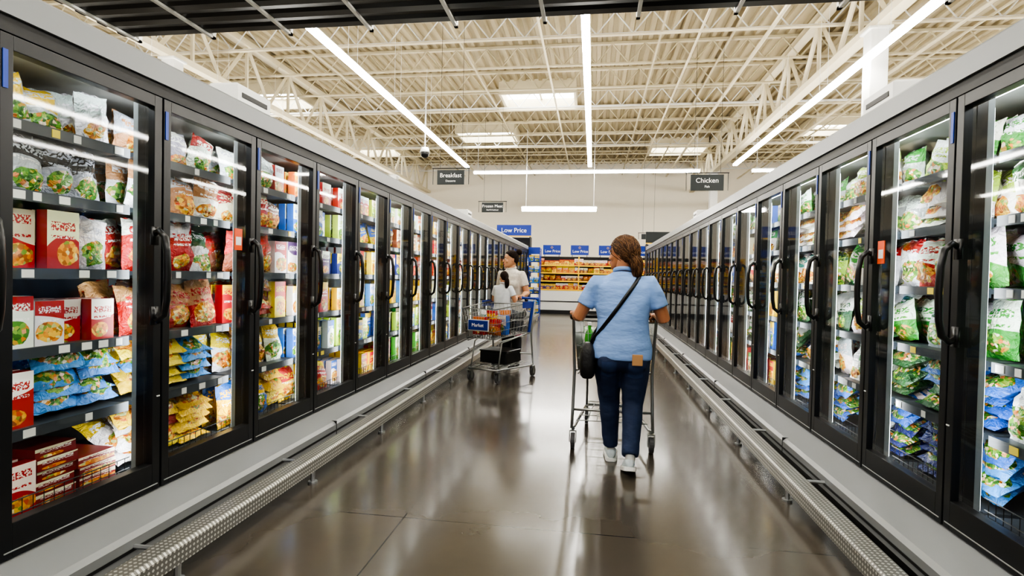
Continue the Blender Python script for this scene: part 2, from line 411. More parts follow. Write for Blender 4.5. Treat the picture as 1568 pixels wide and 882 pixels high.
Rg = [[pr('pile', 'blue', 'white'), pr('pile', 'navy', 'lblue'), pr('pile', 'sky', 'sky'), pr('pile', 'blue', 'navy')], [pr('bag', 'white', 'green'), pr('pile', 'white', 'red'), pr('pile', 'blue', 'white'), pr('pile', 'dgreen', 'white'), pr('bag', 'white', 'silver')], [pr('bag', 'green', 'white'), pr('pile', 'white', 'dgreen'), pr('bag', 'white', 'lime'), pr('bag', 'dgreen', 'silver')],
      [pr('bag', 'white', 'green'), pr('bag', 'green', 'white'), pr('bag', 'white', 'red'), pr('bag', 'white', 'teal'), pr('bag', 'lime', 'dgreen')], [pr('pile', 'white', 'sky'), pr('pile', 'white', 'green'), pr('bag', 'silver', 'white'), pr('bag', 'white', 'lime'), pr('bag', 'dgreen', 'white')], [pr('bag', 'green', 'white'), pr('bag', 'silver', 'green'), pr('bag', 'lime', 'white'), pr('bag', 'white', 'dgreen')]]
Rg2 = [[pr('bag', 'purple', 'white'), pr('pile', 'navy', 'white'), pr('pile', 'white', 'blue')], [pr('bag', 'white', 'red'), pr('bag', 'oran', 'white'), pr('bag', 'white', 'dgreen')], [pr('box', 'white', 'green'), pr('bag', 'red', 'white'), pr('bag', 'white', 'silver')], [pr('bag', 'white', 'lime'), pr('box', 'blue', 'white'), pr('bag', 'cream', 'white')], [pr('bag', 'red', 'white'), pr('bag', 'white', 'oran'), pr('bag', 'white', 'green')], [pr('bag', 'white', 'green'), pr('box', 'cream', 'blue')]]

def case_row(side):
    if side == 'L':
        X0, sg, e0, n = -2.16, -1, 2.44-.76*4, 24
    else:
        X0, sg, e0, n = 1.632, 1, 2.74-.76*4, 23
    T = lambda x, y, z: (X0+sg*x, y, z)
    en = (-sg, 0, 0)
    ya, yb = e0, e0+n*.76
    root = empty('freezer_case', (0, 0, 0))
    b = MB(T)
    b.box(.93, .98, ya, yb, .2, 2.3, 1); b.box(.02, .93, ya, yb, .2, .27, 1); b.box(.0, .98, ya, yb, 2.2, 2.3, 0)
    b.box(.02, .98, ya, yb, 0.0, .2, 2)
    b.box(-.02, .98, ya-.05, ya, 0, 2.34, 0); b.box(-.02, .98, yb, yb+.05, 0, 2.34, 0)
    mk('cabinet', b, [M['cornice'], M['inner'], M['dark']], root)
    b = MB(T)
    prof = [(-.045, 2.245), (-.045, 2.345), (-.035, 2.357), (.06, 2.357), (.06, 2.245)]
    b.loft([[(x, ya-.05, z) for x, z in prof], [(x, yb+.05, z) for x, z in prof]], 0)
    b.box(-.03, .05, ya-.05, yb+.05, 2.185, 2.243, 1)
    prof = [(.02, .235), (-.035, .232), (-.20, .185), (-.222, .165), (-.222, .085), (-.19, .075), (.02, .075)]
    b.loft([[(x, ya-.05, z) for x, z in prof], [(x, yb+.05, z) for x, z in prof]], 0)
    b.box(-.225, -.215, ya-.05, yb+.05, .112, .126, 1)
    b.box(-.17, .02, ya-.05, yb+.05, 0.0, .075, 1)
    for k in range(0, n, 3):
        b.box(-.2245, -.18, e0+k*.76-.003, e0+k*.76+.003, .08, .19, 1)
    mk('cornice_and_kick', b, [M['base'], M['dark']], root)
    b = MB(T)
    prof = [(-.355, .170), (-.445, .170), (-.457, .158), (-.457, .085), (-.447, .085), (-.447, .15), (-.355, .160)]
    b.loft([[(x, ya, z) for x, z in prof], [(x, yb, z) for x, z in prof]], 0)
    mk('bumper_plate', b, M['plate'], root)
    b = MB(T)
    for k in range(n*76//114+1):
        y = ya+.4+k*1.14
        if y > yb: break
        b.tube([(-.43, y, 0), (-.43, y, .15)], .014, 8); b.tube([(-.43, y, 0.0), (-.43, y, .012)], .03, 10)
        b.tube([(-.43, y, .13), (-.2, y, .13)], .01, 6)
    mk('bumper_posts', b, M['silver'], root, smooth=False)
    fr = MB(T); gl = MB(T); hd = MB(T); led = MB(T); lab = MB(T)
    for k in range(n):
        a = e0+k*.76; z = a+.76
        fr.box(-.03, .02, a+.006, a+.052, .24, 2.18); fr.box(-.03, .02, z-.052, z-.006, .24, 2.18)
        fr.box(-.03, .02, a+.052, z-.052, .24, .37); fr.box(-.03, .02, a+.052, z-.052, 2.125, 2.18)
        fr.box(-.034, -.03, a+.02, z-.02, .262, .268, 1)
        gl.add([(-.012, a+.05, .36), (-.012, z-.05, .36), (-.012, z-.05, 2.13), (-.012, a+.05, 2.13)], [(0, 1, 2, 3)])
        yh = z-.055
        pts = [(-.028, yh, 1.50), (-.06, yh, 1.52), (-.092, yh, 1.49), (-.104, yh, 1.42), (-.109, yh, 1.30), (-.104, yh, 1.18), (-.092, yh, 1.11), (-.06, yh, 1.08), (-.028, yh, 1.10)]
        hd.tube(pts, [(.018, .015)]*9, 10, ref=(0, 1, 0)); hd.box(-.042, -.028, yh-.02, yh+.02, 1.45, 1.54); hd.box(-.042, -.028, yh-.02, yh+.02, 1.06, 1.15)
    for k in range(n+1):
        e = e0+k*.76
        fr.box(.025, .07, max(ya, e-.045), min(yb, e+.045), .27, 2.2)
        fr.box(.07, .10, max(ya, e-.04), min(yb, e+.04), .27, 2.2, 2)
        led.add([(.102, max(ya, e-.036), .33), (.102, min(yb, e+.036), .33), (.102, min(yb, e+.036), 2.12), (.102, max(ya, e-.036), 2.12)], [(0, 1, 2, 3)])
        lab.box(-.0345, -.0305, e+.012, e+.03, 1.98, 2.12, 0)
        lab.box(-.0345, -.0305, e-.03, e-.012, .7, .706, 1)
    led.add([(.12, ya, 2.19), (.16, ya, 2.19), (.16, yb, 2.19), (.12, yb, 2.19)], [(0, 1, 2, 3)])
    yy, zz = (e0+4*.76+.61, 1.46) if side == 'L' else (e0+5*.76-.115, 1.45)
    lab.box(-.017, -.0125, yy-.035, yy+.035, zz, zz+.13, 2); lab.box(-.018, -.017, yy-.025, yy+.025, zz+.03, zz+.08, 1)
    mk('door_frames', fr, [M['black'], M['silver'], M['inner']], root, bevel=.004)
    mk('door_glass', gl, M['glass'], root, normals=False)
    mk('door_handles', hd, M['blackpl'], root, smooth=True)
    mk('case_led_strips', led, M['strip2'], root, normals=False)
    mk('door_labels', lab, [M['bluelab'], M['tag'], M['orange']], root)
    sh = MB(T)
    for i, z in enumerate(SH):
        for k in range(n):
            a = e0+k*.76+.02; c = a+.72
            sh.box(.15, .86, a, c, z-.022, z, 0)
            sh.box(.135, .15, a, c, z-.04, z+.006, 0)
            y = a+.04
            while y < c-.06:
                if R.random() < .55: sh.box(.1325, .135, y, y+R.choice((.035, .05)), z-.034, z, 1 if R.random() < .85 else 2)
                y += R.uniform(.08, .17)
            if i == 0 and k < 12:
                for yy in np.arange(a+.02, c-.01, .045): sh.tube([(.13, yy, z), (.13, yy, z+.085)], .0022, 4, 3)
                for zz in (.03, .085): sh.tube([(.13, a, z+zz), (.13, c, z+zz)], .003, 4, 3)
    mk('shelves', sh, [M['shelf'], M['tag'], M['tagy'], M['wire']], root)
    pk = Pack()
    for k in range(2, n):
        a = e0+k*.76+.03; c = a+.70
        if side == 'L': pal = Lp.get(k, gen if k > 6 else Lp[3])
        else: pal = Rg if (k < 8 or k % 3 == 0) else Rg2
        for i, z in enumerate(SH):
            p = pal[i]
            if side == 'L' and k > 7: p = pal[i][:2]+[R.choice(gen[R.randint(0, 5)])]
            if side == 'R' and k >= 8 and R.random() < .4: p = gen[i]
            if side == 'L' and k == 3 and i == 1:   # red cartons then a heap of blue bags
                fill_shelf(pk, T, en, a, a+.30, z, HM[i], [pr('box', 'red', 'white')], 7); fill_shelf(pk, T, en, a+.31, c, z, HM[i], p, 7); continue
            fill_shelf(pk, T, en, a, c, z, HM[i], p, 7 if k < 9 else 5)
    pk.make('frozen_food_packages')
    for y, w in (((3.05 if side == 'L' else 3.35), .34), ((9.2), .3)):
        b = MB(T); b.box(.0, .22, y, y+w, 2.36, 2.47, 0); b.box(.02, .2, y+.02, y+w-.02, 2.47, 2.485, 0); b.box(-.004, 0, y+.04, y+w-.04, 2.40, 2.43, 1)
        b.box(.06, .16, y+.08, y+w-.08, 2.3, 2.36, 1)
        mk('case_controller_box', b, [M['white'], M['dark']], None, bevel=.006)
case_row('L'); case_row('R')

# ------------------------------------------------------------ shell
b = MB(); b.box(-22, 20, -6, 30, -.1, 0); mk('floor', b, M['floor'])
for nm, a in (('wall_back', (-22, 20, 30, 30.2, 0, 8)), ('wall_left', (-22.2, -22, -6, 30, 0, 8)), ('wall_right', (20, 20.2, -6, 30, 0, 8))):
    b = MB(); b.box(*a); mk(nm, b, M['wall'])
b = MB(); prof = []; x = -22.0
while x < 20:
    prof += [(x, 7.62), (x+.1, 7.62), (x+.13, 7.55), (x+.23, 7.55)]; x += .26
prof = [p for p in prof if p[0] <= 20.3]
vs = [(x, -6, z) for x, z in prof]+[(x, 30.2, z) for x, z in prof]; k = len(prof)
b.add(vs, [(i, i+1, k+i+1, k+i) for i in range(k-1)]); b.box(-22, 20.2, -6, 30.2, 7.66, 7.7)
mk('ceiling', b, M['deck'], normals=False)
b = MB(); y = -4.6; kk = 0
while y < 29.6:
    b.box(-21.9, 19.9, y-.05, y+.05, 7.48, 7.54, 0); mi = 1 if kk % 3 == 1 else 0
    b.box(-21.9, 19.9, y-.045, y+.045, 6.96, 7.0, mi)
    x = -21.9; up = False
    while x < 19.4:
        b.tube([(x, y, 6.99 if not up else 7.5), (x+.42, y, 7.5 if not up else 6.99)], .018, 4, mi); x += .42; up = not up
    y += 1.75; kk += 1
for x in (-7.2, -3.3, 1.4, 3.0, 8.0): b.box(x-.02, x+.02, -5.9, 29.9, 6.92, 6.96)
mk('roof_joists', b, [M['joist'], M['white']])
for X in (-9.3, 5.0):
    b = MB(); b.box(X-.12, X+.12, -5.9, 29.9, 7.3, 7.46); b.box(X-.11, X+.11, -5.9, 29.9, 5.98, 6.12)
    y = -5.5; up = False
    while y < 28.8:
        b.tube([(X, y, 6.08 if not up else 7.35), (X, y+1.0, 7.35 if not up else 6.08)], [.055, .055], 4)
        if not up: b.box(X-.035, X+.035, y+.97, y+1.03, 6.08, 7.35)
        y += 1.0; up = not up
    mk('roof_girder', b, M['beige'])
    for Y in (10.9, 24.5):
        b = MB(); b.box(X-.15, X+.15, Y-.15, Y+.15, 0, 5.98); b.box(X-.22, X+.22, Y-.22, Y+.22, 0, .03); b.box(X-.2, X+.2, Y-.2, Y+.2, 5.93, 5.98)
        mk('steel_column', b, M['white'], bevel=.01)
b = MB()
for x, z, r in ((-6.2, 6.75, .04), (-1.3, 6.85, .03), (2.2, 6.8, .03), (3.7, 6.85, .045), (7.3, 6.7, .04)):
    b.tube([(x, -5.8, z), (x, 29.9, z)], r, 8)
for y in (7.4, 12.7, 18.1, 23.2): b.tube([(-21.9, y, 6.88), (19.9, y, 6.88)], .035, 8)
mk('ceiling_sprinkler_pipes', b, M['beige'])
for i, (x, y) in enumerate(((-1.9, 18.1), (-4.5, 22.6), (3.6, 25.6), (9.2, 22.4), (-11, 17.4), (2.4, 11.4), (-10.5, 25))):
    b = MB(); w, l = 1.15, .75
    b.box(x-w-.08, x+w+.08, y-l-.08, y-l, 7.15, 7.6, 0); b.box(x-w-.08, x+w+.08, y+l, y+l+.08, 7.15, 7.6, 0)
    b.box(x-w-.08, x-w, y-l, y+l, 7.15, 7.6, 0); b.box(x+w, x+w+.08, y-l, y+l, 7.15, 7.6, 0)
    b.box(x-w, x+w, y-l, y+l, 7.5, 7.53, 1)
    b.box(x-.03, x+.03, y-l, y+l, 7.45, 7.5, 0); b.box(x-w, x+w, y-.03, y+.03, 7.45, 7.5, 0)
    mk('window_%d' % (i+1), b, [M['beige'], M['sky']])
for X in (-4.62, -.21, 4.66, -9.1, 9.1, -13.5, 13.5):  # outer rows, hidden behind the cases, are added to brighten wall and ceiling
    b = MB(); y = -4.5
    while y < (19.2 if abs(X) < 5 else 26):
        b.box(X-.065, X+.065, y, y+2.38, 5.265, 5.325, 0); b.box(X-.035, X+.035, y, y+2.38, 5.325, 5.37, 1)
        for yy in (y+.2, y+2.2): b.tube([(X, yy, 5.37), (X, yy, 6.98)], .004, 4, 1)
        y += 2.4
    mk('linear_pendant_light', b, [M['strip'], M['white']])
def xstrip(x0, x1, y, z, h=.06, w=.055):
    b = MB(); b.box(x0, x1, y-w, y+w, z, z+h, 0); b.box(x0-.03, x1+.03, y-w*.7, y+w*.7, z+h, z+h+.06, 1)
    for x in (x0+.15, x1-.1): b.tube([(x, y, z+h+.06), (x, y, 6.98)], .009, 5, 1)
    mk('linear_pendant_light', b, [M['strip'], M['white']])
xstrip(-4.6, 3.7, 20.5, 5.25); xstrip(5.5, 7.6, 20.5, 5.25); xstrip(-2.75, .05, 20.72, 3.86, .12, .075)

root = empty('overhead_cable_rack')
b = MB()
for i in range(5):
    y = 4.38+i*.25
    prof = [(y, 3.98), (y+.03, 3.95), (y+.13, 3.95), (y+.16, 3.98), (y+.16, 4.02), (y, 4.02)]
    b.loft([[(-5.3, a, z) for a, z in prof], [(6.5, a, z) for a, z in prof]])
mk('slats', b, M['blackpl'], root)
b = MB(); x = -5.2
while x < 6.5:
    b.box(x-.018, x+.018, 4.3, 5.62, 3.925, 3.95); b.box(x-.018, x+.018, 5.57, 5.62, 3.925, 4.05); x += .93
for x in (-5.2, -1.5, 2.2, 5.8):
    for y in (4.35, 5.5): b.tube([(x, y, 4.02), (x, y, 6.82)], .006, 5)
mk('brackets', b, M['white'], root)

# ------------------------------------------------------------ signs
def aisle_sign(x, y, z, w, h, t1, t2):
    root = empty('hanging_aisle_sign', (x, y, z))
    b = MB(); b.box(-w/2, w/2, -.015, .015, -h/2, h/2)
    mk('panel', b, M['slate'], root, bevel=.003)
    b = MB(); b.tube([(-w/2-.12, 0, h/2+.04), (w/2+.12, 0, h/2+.04)], .012, 6)
    b.tube([(-w/2-.1, 0, h/2+.04), (-w/2-.1, 0, -h/2)], .008, 6); b.tube([(w/2+.1, 0, h/2+.04), (w/2+.1, 0, -h/2)], .008, 6)
    for s in (-1, 1): b.tube([(s*w*.4, 0, h/2+.04), (s*w*.4, 0, 6.96-z)], .004, 4)
    mk('frame', b, M['dark'], root)
    text('title', t1, h*.42, (0, -.018, h*.12), (math.pi/2, 0, 0), M['signtxt'], root)
    text('subtitle', t2, h*.2, (0, -.018, -h*.26), (math.pi/2, 0, 0), M['signtxt'], root)
aisle_sign(-3.2, 11.9, 3.53, .62, .32, 'Breakfast', 'Desserts')
aisle_sign(2.63, 13.6, 3.68, .76, .38, 'Chicken', 'Fish')
aisle_sign(-3.35, 17.8, 3.62, .72, .32, 'Frozen Meat', 'Beef & Seafood')
aisle_sign(2.0, 21.0, 2.95, .5, .2, 'Pizza', 'Snacks')

# ------------------------------------------------------------ back gondola
root = empty('shelving_unit', (0, 0, 0))
b = MB(); gx0, gx1, gy = -2.05, 7.0, 20.4
b.box(gx0, gx1, gy+.5, gy+.55, 0, 2.15, 0); b.box(gx0, gx1, gy-.1, gy+.5, 0, .14, 0)
b.box(gx0, gx1, gy, gy+.5, .14, .48, 2); b.box(gx0, gx1, gy-.04, gy, .14, .44, 2); b.box(gx0, gx1, gy-.04, gy, .48, .86, 2)
b.box(gx0, gx1, gy, gy+.5, .48, .9, 2)
zs = [.92, 1.24, 1.54, 1.82]
for z in zs: b.box(gx0, gx1, gy-.02, gy+.5, z-.03, z, 0); b.box(gx0, gx1, gy-.03, gy-.02, z-.05, z, 1)
b.box(gx0, gx1, gy-.05, gy-.04, .44, .48, 0)
x = gx0
while x < gx1+.01: b.box(x-.02, x+.02, gy-.02, gy+.5, 0, 2.15, 1); x += 1.508
mk('frame', b, [M['dark'], M['yellow'], M['white']], root)
pk = Pack()
gp = [pr('box', 'oran', 'yel'), pr('box', 'yel', 'red'), pr('bag', 'red', 'yel'), pr('bag', 'oran', 'brown'), pr('box', 'purple', 'yel'), pr('bag', 'yel', 'oran'), pr('box', 'red', 'white'), pr('box', 'brown', 'cream')]
for z in zs:
    x = gx0+.03
    while x < gx1-.2:
        t, c1, c2 = R.choice(gp); w = R.uniform(.14, .24); h = R.uniform(.16, .25); c1, c2 = jit(c1), jit(c2)
        for _ in range(R.randint(1, 3)):
            if x+w > gx1: break
            (pk.box if t == 'box' else lambda *a: pk.bag(*a, N=5))((x+w/2, gy+.03, z), (1, 0, 0), (0, 0, 1), (0, -1, 0), w-.01, h, .15, c1, c2); x += w
pk.make('packages', root)
for i in range(7):
    x = -1.55+i*1.03
    b = MB(); b.box(x-.33, x+.33, gy, gy+.02, 2.2, 2.56, 0); b.box(x-.28, x-.26, gy, gy+.02, 2.1, 2.2, 1); b.box(x+.26, x+.28, gy, gy+.02, 2.1, 2.2, 1)
    r2 = empty('price_sign'); mk('panel', b, [M['bluesign'], M['dark']], r2)
    text('lettering', 'Low Price', .14, (x+.02, gy-.004, 2.33), (math.pi/2, 0, 0), M['signtxt'], r2)
    b = MB()
    for k in range(6):
        a = k*math.pi/3; b.tube([(x-.0+.02*math.cos(a), gy-.004, 2.47+.02*math.sin(a)), (x+.05*math.cos(a), gy-.004, 2.47+.05*math.sin(a))], .007, 5)
    mk('spark_mark', b, M['yellow'], r2)
for nm, x0, x1, z1, sm, lab in (('endcap_display', -3.35, -2.2, 2.75, M['bluesign'], 'Low Price'), ('endcap_display', 1.75, 3.0, 2.55, M['slate'], '')):
    root = empty(nm); b = MB(); y = 18.9
    b.box(x0, x1, y+.45, y+.5, 0, z1, 0); b.box(x0, x0+.03, y, y+.5, 0, z1, 0); b.box(x1-.03, x1, y, y+.5, 0, z1, 0)
    zz = [.15, .55, .95, 1.35, 1.75, 2.12]
    for z in zz: b.box(x0, x1, y, y+.45, z-.03, z, 0)
    b.box(x0-.03, x1+.03, y-.03, y+.02, z1, z1+.4, 1); b.box(x0-.03, x1+.03, y-.035, y-.03, z1, z1+.03, 2)
    mk('frame', b, [M['dark'], sm, M['yellow']], root); pk = Pack()
    for z in zz:
        x = x0+.05
        while x < x1-.2:
            t, c1, c2 = R.choice(gp+gen[0]); w = R.uniform(.16, .24); pk.box((x+w/2, y+.03, z), (1, 0, 0), (0, 0, 1), (0, -1, 0), w-.01, .28, .2, c1, c2); x += w
    pk.make('packages', root)
    if lab: text('lettering', lab, .22, ((x0+x1)/2, y-.04, z1+.21), (math.pi/2, 0, 0), M['signtxt'], root)
root = empty('wire_display_rack'); b = MB(); X, Y = -1.92, 17.95
for dx in (-.18, .18):
    for dy in (-.2, .2): b.tube([(X+dx, Y+dy, 0), (X+dx, Y+dy, 2.3)], .014, 6)
for z in (.1, .45, .8, 1.15, 1.5, 1.85, 2.2):
    b.tube([(X-.18, Y-.2, z), (X+.18, Y-.2, z), (X+.18, Y+.2, z), (X-.18, Y+.2, z)], .01, 5, closed=True)
    b.tube([(X-.18, Y-.2, z+.08), (X+.18, Y-.2, z+.08), (X+.18, Y+.2, z+.08), (X-.18, Y+.2, z+.08)], .006, 5, closed=True)
    for t in np.linspace(-.15, .15, 6): b.tube([(X+t, Y-.2, z), (X+t, Y+.2, z)], .005, 4)
b.box(X-.19, X+.19, Y-.21, Y-.2, 2.1, 2.32)
mk('wires', b, M['bluesign'], root)
pk = Pack()
for z in (.11, .46, .81, 1.16, 1.51, 1.86):
    for dx in (-.09, .09):
        t, c1, c2 = R.choice([pr('box', 'sky', 'white'), pr('box', 'navy', 'white'), pr('bag', 'blue', 'yel')]); pk.box((X+dx, Y-.17, z), (1, 0, 0), (0, 0, 1), (0, -1, 0), .16, .2, .3, c1, c2)
pk.make('packages', root)
b = MB(); b.box(5.9, 6.2, 29.95, 30, 4.6, 5.5, 0); b.box(5.95, 6.15, 29.94, 29.95, 4.65, 5.0, 1); b.box(5.95, 6.15, 29.94, 29.95, 5.1, 5.45, 1)
mk('fire_safety_sign', b, [M['white'], M['red']])
b = MB(); b.tube([(-4.9, 15.3, 5.0), (-4.9, 15.3, 6.98)], .02, 6, 0); b.ell((-4.9, 15.3, 4.85), (.13, .13, .13), 12, 1); b.tube([(-4.9, 15.3, 4.88), (-4.9, 15.3, 5.02)], [.15, .1], 12, 0)
mk('security_camera_dome', b, [M['white'], M['blackpl']], smooth=True)

# ------------------------------------------------------------ shopping cart
def cart(loc, rot, panel=False):
    root = empty('shopping_cart', loc, rot)
    w = MB()
    RT, FT, RB, FB = (.31, -.38, 1.0), (.245, .50, .93), (.27, -.34, .60), (.20, .44, .56)
    def c4(a, b_): return [(-a[0], a[1], a[2]), (-b_[0], b_[1], b_[2]), (b_[0], b_[1], b_[2]), (a[0], a[1], a[2])]
    lerp = lambda a, b_, t: tuple(a[i]+(b_[i]-a[i])*t for i in range(3))
    w.tube(c4(RT, FT), .008, 6, closed=True); w.tube(c4(RB, FB), .006, 6, closed=True)
    for t in (.25, .5, .75): w.tube(c4(lerp(RB, RT, t), lerp(FB, FT, t)), .0035, 4, closed=True)
    for s in (-1, 1):
        for k in range(1, 22):
            t = k/22; a = lerp(RT, FT, t); c = lerp(RB, FB, t); w.tube([(s*a[0], a[1], a[2]), (s*c[0], c[1], c[2])], .0028, 4)
    for k in range(13):
        t = k/12*2-1
        w.tube([(FT[0]*t, FT[1], FT[2]), (FB[0]*t, FB[1], FB[2]), (RB[0]*t, RB[1], RB[2]), (RT[0]*t, RT[1], RT[2])], .0028, 4)
    for k in range(1, 12):
        a = lerp(RB, FB, k/12); w.tube([(-a[0], a[1], a[2]), (a[0], a[1], a[2])], .0025, 4)
    for k in range(9):
        x = -.24+k*.06; w.tube([(x, -.12, .98), (x, -.16, .76), (x, -.37, .76)], .0028, 4)
    w.tube([(-.27, -.12, .98), (.27, -.12, .98)], .006, 5); w.tube([(-.26, -.16, .76), (.26, -.16, .76)], .005, 5)
    for s in (-1, 1):
        w.tube([(s*.315, -.50, 1.04), (s*.312, -.44, 1.0), (s*.30, -.36, .60), (s*.305, -.40, .30), (s*.31, -.42, .16), (s*.29, -.34, .15), (s*.2, .38, .17)], .012, 8)
        w.tube([(s*.30, -.36, .60), (s*.26, .0, .55), (s*.2, .25, .50), (s*.2, .33, .17)], .010, 8)
        w.tube([(s*.27, -.37, .58), (s*.22, .38, .52)], .007, 6)
    w.tube([(-.2, .38, .17), (.2, .38, .17)], .012, 8); w.tube([(-.305, -.40, .3), (.305, -.40, .3)], .010, 8)
    for k in range(8):
        t = k/7*2-1; w.tube([(t*.27, -.34, .2), (t*.18, .36, .19)], .004, 4)
    for k in range(5):
        t = k/4; w.tube([(-.28+.09*t, -.34+.7*t, .2), (.28-.09*t, -.34+.7*t, .2)], .004, 4)
    mk('wire_basket_and_frame', w, M['chrome'], root, smooth=True)
    h = MB(); h.tube([(-.325, -.50, 1.045), (.325, -.50, 1.045)], .016, 12)
    for s in (-1, 1): h.ell((s*.32, -.49, 1.04), (.022, .035, .028), 10)
    h.box(-.09, .09, -.53, -.475, 1.028, 1.066)
    mk('handle', h, M['bluesign'] if panel else M['blackpl'], root, smooth=True)
    wh = MB()
    for x, y in ((-.30, -.40), (.30, -.40), (-.2, .36), (.2, .36)):
        wh.tube([(x-.016, y-.03, .062), (x+.016, y-.03, .062)], .06, 20, 0); wh.tube([(x-.019, y-.03, .062), (x+.019, y-.03, .062)], .028, 12, 1)
        for s in (-1, 1):
            wh.box(x+s*.025-.003, x+s*.025+.003, y-.045, y+.01, .05, .14, 1)
        wh.box(x-.028, x+.028, y-.04, y+.02, .135, .145, 1); wh.tube([(x, y, .14), (x, y, .17)], .012, 8, 1)
    mk('casters', wh, [M['rubber'], M['chrome']], root)
    if panel:
        p = MB(); p.box(-.14, .14, .493, .506, .67, .79, 0); mk('front_panel', p, M['bluesign'], root, bevel=.006)
        p = MB(); p.box(-.15, .15, .488, .496, .66, .80, 0); mk('panel_rim', p, M['tag'], root)
        text('panel_lettering', 'Market', .06, (0, .509, .73), (math.pi/2, 0, math.pi), M['signtxt'], root)
        p = MB()
        for s in (-1, 1): p.tube([(s*.318, -.36, 1.0), (s*.285, -.32, .60)], [(.02, .012)]*2, 8); p.box(s*.31-.01, s*.31+.01, -.38, -.1, .93, 1.01)
        mk('corner_guards', p, M['bluesign'], root)
    return root
c1 = cart((.17, 4.71, 0), 0)
pk = Pack()
for x, y, t, a, b2 in ((-.16, .2, 'bag', 'green', 'white'), (-.02, .25, 'box', 'lime', 'white'), (.12, .2, 'bag', 'sky', 'white'), (-.15, .0, 'box', 'green', 'white'), (.1, 0, 'box', 'white', 'blue')):
    (pk.box if t == 'box' else pk.bag)((x, y, .60), (1, 0, 0), (0, 0, 1), (0, -1, 0), .17, .3, .1, C[a], C[b2])
pk.make('groceries', c1)
b = MB(lambda x, y, z: (x-.19, y-.2, z)); prf = [(.70, .001), (.70, .036), (.84, .038), (.88, .034), (.92, .014), (.955, .013), (.955, .001)]
b.loft([[(r*math.cos(2*math.pi*k/16), r*math.sin(2*math.pi*k/16), z) for k in range(16)] for z, r in prf], 0)
b.tube([(0, 0, .95), (0, 0, .975)], .017, 12, 1); b.box(-.04, .04, -.04, .04, .60, .70, 1)
mk('green_bottle', b, [mat('bottle_green', '#3f9a2e', .2), M['white']], c1, smooth=False)
CR = math.radians(159.6)
c2 = cart((-1.36+.36*.349+.02, 6.70+.36*.937, 0), CR, True)
pk = Pack()
for x, y, t, a, b2, hh in ((-.12, .34, 'bag', 'oran', 'red', .2), (.08, .36, 'box', 'red', 'oran', .22), (0, .2, 'bag', 'white', 'green', .26), (.12, .18, 'bag', 'teal', 'white', .3), (-.14, .2, 'box', 'blue', 'white', .24), (-.1, .06, 'bag', 'brown', 'oran', .3), (.1, .04, 'bag', 'red', 'white', .28), (-.04, .28, 'bag', 'yel', 'red', .3)):
    pk.rr = R.random(); (pk.box if t == 'box' else pk.bag)((x, y, .60), (1, 0, 0), (0, 0, 1), (0, 1, 0), .17, hh, .1, C[a], C[b2])
pk.make('groceries', c2)
b = MB(); b.box(-.2, .2, -.25, .12, .21, .36); b.box(-.21, .21, -.26, .13, .36, .38); mk('storage_tote', b, M['blackpl'], c2, bevel=.01)

# ------------------------------------------------------------ people
def skinmat(name, c): return mat(name, c, 0.5, noise=.06, nscale=30, sss=.15)
def remesh(ob, vox, it=6, disp=0, dscale=.12):
    r = ob.modifiers.new('remesh', 'REMESH'); r.mode = 'VOXEL'; r.voxel_size = vox; r.use_smooth_shade = True
    s = ob.modifiers.new('smooth', 'SMOOTH'); s.factor = .5; s.iterations = it
    if disp:
        tx = bpy.data.textures.new('folds', 'CLOUDS'); tx.noise_scale = dscale; tx.noise_depth = 1
        d = ob.modifiers.new('folds', 'DISPLACE'); d.texture = tx; d.strength = disp; d.mid_level = .5; d.texture_coords = 'LOCAL'
    return ob
def cloth(name, c):
    return mat(name, c, 0.85, noise=.06, nscale=9, bump=.6, bscale=5, bdist=.035, stretch=(1.0, 1.0, 2.6))

TR = [(.78, -.008, .205, .158), (.82, -.004, .208, .16), (.88, 0, .199, .154), (.96, .005, .184, .142), (1.05, .012, .178, .135), (1.14, .02, .186, .135), (1.22, .03, .192, .13), (1.28, .037, .185, .118), (1.325, .043, .15, .098), (1.36, .048, .10, .075), (1.385, .05, .068, .062)]
def torso_back(x, z):
    for i in range(len(TR)-1):
        if TR[i][0] <= z <= TR[i+1][0]:
            t = (z-TR[i][0])/(TR[i+1][0]-TR[i][0]); cy, a, b_ = (TR[i][k]+(TR[i+1][k]-TR[i][k])*t for k in (1, 2, 3)); break
    else:
        cy, a, b_ = (TR[0] if z < TR[0][0] else TR[-1])[1:]
    return cy-b_*math.sqrt(max(0, 1-(x/a)**2))

def shoe(root, nm, pos, pitch, yaw, mu, ms):
    Mx = Matrix.Translation(V(pos)) @ Matrix.Rotation(yaw, 4, 'Z') @ Matrix.Rotation(pitch, 4, 'X')
    T = lambda x, y, z: tuple(Mx @ V((x, y, z)))
    prof = [(-.075, .018, .03, .07), (-.065, .03, .02, .09), (-.03, .036, .018, .098), (.02, .037, .018, .092), (.06, .041, .018, .078), (.10, .045, .018, .062), (.14, .044, .018, .054), (.17, .036, .02, .048), (.187, .018, .024, .04)]
    b = MB(T); b.loft([[(w*math.cos(t), y, (z0+z1)/2+(z1-z0)/2*math.sin(t)) for t in [2*math.pi*k/16 for k in range(16)]] for y, w, z0, z1 in prof])
    ob = mk(nm+'_upper', b, mu, root, smooth=True); sd = ob.modifiers.new('s', 'SUBSURF'); sd.levels = 1; sd.render_levels = 2
    b = MB(T); sole = [(y, w*1.12+.003) for y, w, _, _ in prof]
    b.loft([[(-w, y, 0), (w, y, 0), (w*1.02, y, .012), (w, y, .028), (-w, y, .028), (-w*1.02, y, .012)] for y, w in sole])
    mk(nm+'_sole', b, ms, root, bevel=.003)
    b = MB(T)
    for k in range(4): b.tube([(-.02, .03+k*.018, .094-k*.007), (.02, .03+k*.018, .094-k*.007)], .003, 5)
    mk(nm+'_laces', b, ms, root)

